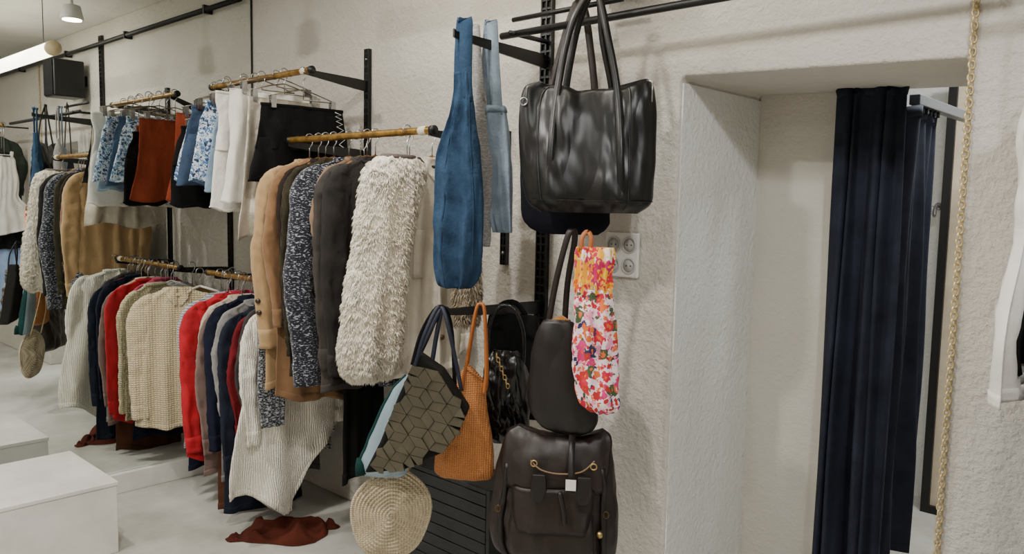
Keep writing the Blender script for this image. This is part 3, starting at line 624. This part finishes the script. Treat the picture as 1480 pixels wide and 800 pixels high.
b.part("front_pocket",S.patch(.5,.88,-pi/2-.5,-pi/2+.5,.014,14,12),BR2); b.part("pocket_flap",S.patch(.4,.58,lambda u:-pi/2-.5+.18*u*u,lambda u:-pi/2+.5-.18*u*u,.02,8,10),BR2)
b.part("top_flap",S.patch(.0,.42,lambda u:-pi/2-1.25+.55*u**2,lambda u:-pi/2+1.25-.55*u**2,.011,14,24),BR2)
for a in (-pi/2-.78,-pi/2+.70):
    o=b.part("side_strap",S.patch(.3,.97,a,a+.1,.014,20,3),BR); p=S.pt(.5,a+.05,.022); b.part("buckle",ring(tuple(p),.009,.002,n=8,rz=.012),DBR,parent=o)
b.part("drawcord",tube(smooth_path([b.l(770,652,-.1),b.l(785,662,-.118),b.l(810,666,-.12),b.l(840,662,-.118),b.l(858,648,-.1)],6),.0025,8),M((130,104,74),kind='plain'),"beige cord")
for x in (783,845):
    P=[b.l(x-9,668,-.125),b.l(x+9,668,-.125),b.l(x+11,690,-.13),b.l(x+5,706,-.132),b.l(x-7,706,-.132),b.l(x-11,690,-.13)]
    b.part("strap_tab",([ (p[0],p[1]-.004,p[2]) for p in P]+[(p[0],p[1]+.02,p[2]) for p in P],[tuple(range(6)),tuple(range(11,5,-1))]+[(i,i+6,(i+1)%6+6,(i+1)%6) for i in range(6)]),BR,smooth=False,bevel=.003)
for x in (775,857): b.part("metal_ring",ring(b.l(x,655,-.108),.010,.0024),BRASS)
b.part("closure_strap",ribbon([b.l(826,618,-.06),b.l(826,640,-.1),b.l(827,665,-.124),b.l(829,690,-.136)],(1,0,0),.022,.006),BR)
b.part("price_tag",box(b.l(820,0)[0],b.l(834,0)[0],-.144,-.142,b.l(0,685)[2],b.l(0,670)[2]),WHT,"small white paper tag",smooth=False)
b.part("badge",cyl(b.l(868,752,-.085),b.l(868,752,-.105),.010,20),BRASS,"round brass badge")
b.part("tassel",tube(smooth_path([b.l(812,690,-.13),b.l(818,715,-.135),b.l(820,735,-.135)],4),.008,8),BR)
b=Bag("leather_bag",730,570,2.88,30,"small black crinkled patent bag with gold clasp chain")
BP=M((9,9,10),(6,6,7),'leather',.25,bump=.5,sc=2.)
S=b.surf([(505,712,748,.02),(525,702,760,.04),(570,696,766,.055),(615,700,764,.05),(640,715,752,.02)],ex=2.5,crump=.028,cf=12,seed=11,nz=50,nt=70)
b.part("body",S.geo(),BP)
b.part("strap",tube(smooth_path([b.l(708,530,0),b.l(705,480,0),b.l(718,446,0),b.l(740,446,0),b.l(755,480,0),b.l(755,530,0)],5),.007,8),BP)
b.part("gold_chain",join([ring(b.l(722+i*2.4,510+i*6,-.055),.006,.002,rz=.009,n=10,ax='y' if i%2 else 'x') for i in range(8)]),BRASS)
b=Bag("cloth_bag",745,500,3.0,20,"flat black cloth tote bag hanging on the low arm")
S=b.surf([(455,705,775,.012),(480,702,778,.02),(560,700,780,.02),(600,702,778,.012)],ex=3.5,crump=.01,seed=12)
b.part("body",S.geo(),BL); b.part("handle",ribbon(smooth_path([b.l(715,465,0),b.l(722,444,0),b.l(745,440,0),b.l(765,465,0)],4),(1,0,0),.02),BL)
OW=M((212,140,76),(154,92,44),'weave',.75,bump=.8)
b=Bag("woven_tote",678,610,2.78,36,"orange woven straw tote with slim leather handles")
S=b.surf([(536,674,699,.012),(548,664,702,.02),(570,657,703,.032),(600,650,706,.04),(630,638,712,.05),(662,628,716,.06),(682,626,716,.055),(691,634,711,.03)],ex=2.8,crump=.014,seed=13,nz=50,nt=70,top=lambda x:-.03*x)
b.part("body",S.geo(),OW); b.part("rim",S.patch(0,.05,0,2*pi,.003,3,44),OW)
for y in(-.015,.015): b.part("handle",tube(smooth_path([b.l(668,565,y*1.8),b.l(673,530,y),b.l(685,450,y*.4),b.l(692,438,0),b.l(698,450,y*.4),b.l(702,530,y),b.l(700,565,y*1.8)],6),.0055,8),OR)
b=Bag("geometric_tote",610,600,2.68,40,"olive grey faceted tote with geometric panels tilted on its handles")
out=[(604,508),(640,532),(678,588),(664,622),(642,652),(585,680),(527,687),(550,640),(576,572)]
o2=[(b.l(x,y)[0],b.l(x,y)[2]) for x,y in out]
OL=M((92,86,70),(70,65,52),'flat',.38,bump=.1,metal=.1)
b.part("body",prism(o2,-.02,.05),M((24,23,20),kind='flat'),smooth=False,bevel=.012)
def inside(x,z):
    c=False;n=len(o2)
    for i in range(n):
        x1,z1=o2[i];x2,z2=o2[i-1]
        if (z1>z)!=(z2>z) and x<(x2-x1)*(z-z1)/(z2-z1)+x1: c=not c
    return c
g=[];hr=.05;ro=math.radians(-35); r_=random.Random(3); SQ=.72
for i in range(-8,9):
    for j in range(-8,9):
        hx=hr*math.sqrt(3)*(i+.5*(j%2)); hz=hr*1.5*j
        for k in range(3):
            a0=pi/2+k*2*pi/3
            P=[(0,0)]+[(hr*math.cos(a0+q*pi/3),hr*math.sin(a0+q*pi/3)) for q in (0,1,2)]
            P=[(x+hx,z+hz) for x,z in P]
            mx=sum(x for x,_ in P)/4; mz=sum(z for _,z in P)/4
            P=[(mx+(x-mx)*.965,(mz+(z-mz)*.965)*SQ) for x,z in P]
            P=[(x*math.cos(ro)-z*math.sin(ro),x*math.sin(ro)+z*math.cos(ro)) for x,z in P]
            n_in=sum(inside(x,z) for x,z in P); mx=sum(x for x,_ in P)/4; mz=sum(z for _,z in P)/4
            if n_in>=2 and inside(mx,mz):
                Q=[]
                for x,z in P:
                    k_=0
                    while not inside(x,z) and k_<20: x=x*.93+mx*.07; z=z*.93+mz*.07; k_+=1
                    Q.append((x,z))
                P=Q
                ys=[-.026-r_.uniform(0,.010) for _ in P]
                g.append(([(x,y,z) for (x,z),y in zip(P,ys)]+[(x,-.018,z) for x,z in P],[(0,1,2),(0,2,3),(0,4,5,1),(1,5,6,2),(2,6,7,3),(3,7,4,0)]))
b.part("facet_panels",join(g),OL,smooth=False)
NVY=M((16,24,44),kind='flat',rough=.6)
for (x0,x1,y) in ((600,668,-.02),(592,655,.04)):
    b.part("handle",ribbon(smooth_path([b.l(x0,530,y),b.l(x0+14,480,y),b.l(633,441,.01),b.l(648,470,y),b.l(x1,560,y)],6),(1,0,0),.013,.005),NVY if y<0 else BL)
b=Bag("cloth_bag",575,620,2.84,35,"teal and pale blue canvas tote behind the faceted bag")
S=b.surf([(540,585,625,.01),(570,560,620,.025),(630,535,610,.03),(680,515,590,.03),(690,520,580,.015)],ex=3,crump=.012,seed=14)
b.part("body",S.geo(),M((150,168,178),(128,148,160),'flat')); b.part("side_binding",S.patch(0,1,-pi-.3,-pi+.55,.004,24,6),M((18,62,60),(12,46,46),'flat'),"dark teal edge"); b.part("handle",ribbon(smooth_path([b.l(590,545,0),b.l(615,490,0),b.l(634,444,.02),b.l(628,490,.01),b.l(620,550,0)],5),(1,0,0),.016),NVY)
b.part("tassel",tube([b.l(520,662,-.03),b.l(522,672,-.03),b.l(524,686,-.03)],[.006,.016,.02],10),M((16,56,54),kind='plain'))
b=Bag("straw_bag",565,742,2.9,48,"round natural straw bag woven in a spiral")
ST=M((228,216,192),(188,172,142),'weave',.9,sc=.8,bump=.8)
v=[];fc=[];NR=84;NA=72
RX=.139;RZ=.173
def wob(a): return 1+.05*math.sin(2*a+.6)+.025*math.sin(5*a)
def sp(i,k,side):
    r=i/NR; a=2*pi*k/NA; w=r*12*2*pi+a
    y=(.028*(1-r**2.4)+.0034*math.sin(w)+.014*noise.noise(Vector((r*2.4*math.cos(a),r*2.4*math.sin(a),2))))
    return (r*RX*wob(a)*math.cos(a),-side*y,r*RZ*wob(a)*math.sin(a))
for side in(1,-1):
    o=len(v)
    for i in range(NR+1):
        for k in range(NA): v.append(sp(i,k,side))
    for i in range(NR):
        for k in range(NA): fc.append((o+i*NA+k,o+i*NA+(k+1)%NA,o+(i+1)*NA+(k+1)%NA,o+(i+1)*NA+k))
b.part("woven_disc",(v,fc),ST)
b.part("rim",tube([(RX*wob(2*pi*k/48)*.99*math.cos(2*pi*k/48),0,RZ*.99*wob(2*pi*k/48)*math.sin(2*pi*k/48)) for k in range(48)],.006,8,True),ST)
b.part("strap",tube(smooth_path([(-.06,.03,.14),(-.02,.06,.32),(.06,.06,.48),(.1,.05,.32),(.06,.03,.14)],6),.004,8),M((190,170,130),kind='plain'))
t=T("slatted_box",(-2.40,2.24,0),0,"low dark grey slatted wooden box standing against the wall","box")
DG=M((38,39,42),(28,28,31),'wood',.55)
t.part("frame",join([box(-.29,-.27,-.1,.1,0,.44),box(.29,.31,-.1,.1,0,.44),box(-.27,.29,-.09,.1,.0,.02),box(-.27,.29,-.1,.1,.42,.44),box(-.27,.29,.08,.1,0,.42)]),DG,smooth=False,bevel=.003)
t.part("slats",join([box(-.27,.29,-.102,-.088,.022+i*.05,.068+i*.05) for i in range(8)]),DG,smooth=False,bevel=.002)
# ------------------------------------------------ lights
def area(loc,pw,sz,c,rot=(0,0,0)):
    l=bpy.data.lights.new("ceiling_or_fill_light",'AREA'); l.energy=pw; l.size=sz; l.shape='DISK'; l.color=c
    o=bpy.data.objects.new("ceiling_or_fill_light",l); o.location=loc; o.rotation_euler=rot; col.objects.link(o)
def spot(loc,tgt,pw,ang,c):
    l=bpy.data.lights.new("jamb_fill_spot",'SPOT'); l.energy=pw; l.spot_size=math.radians(ang); l.spot_blend=.7; l.shadow_soft_size=.05; l.color=c
    o=bpy.data.objects.new("jamb_fill_spot",l); o.location=loc; d=Vector(tgt)-Vector(loc); o.rotation_euler=d.to_track_quat('-Z','Y').to_euler(); col.objects.link(o)
WC=(1,.96,.895)
for x,y,pw in((-3.3,.7,29),(-1.9,.5,37),(-.2,.6,18),(-1.5,-1.6,24),(1.6,-.5,16),(-3.5,-1.5,15)):
    area((x,y,CH-.03),pw,.13,WC)
area((-2.0,1.5,CH-.05),10,.10,WC)
area((-.55,3.6,2.6),30,.3,(.97,.985,1.))
area((-.75,3.12,2.35),9,.15,(.98,.99,1.))  # extra fill lamp added below the ceiling to brighten the reveal
spot((.25,.9,2.75),(-1.4,2.68,1.05),75,48,(.96,.985,1.))  # unseen spot added in the shop to brighten the reveal
w=bpy.data.worlds.new("world"); bpy.context.scene.world=w; w.use_nodes=True
w.node_tree.nodes['Background'].inputs[0].default_value=(.9,.93,1,1); w.node_tree.nodes['Background'].inputs[1].default_value=.04
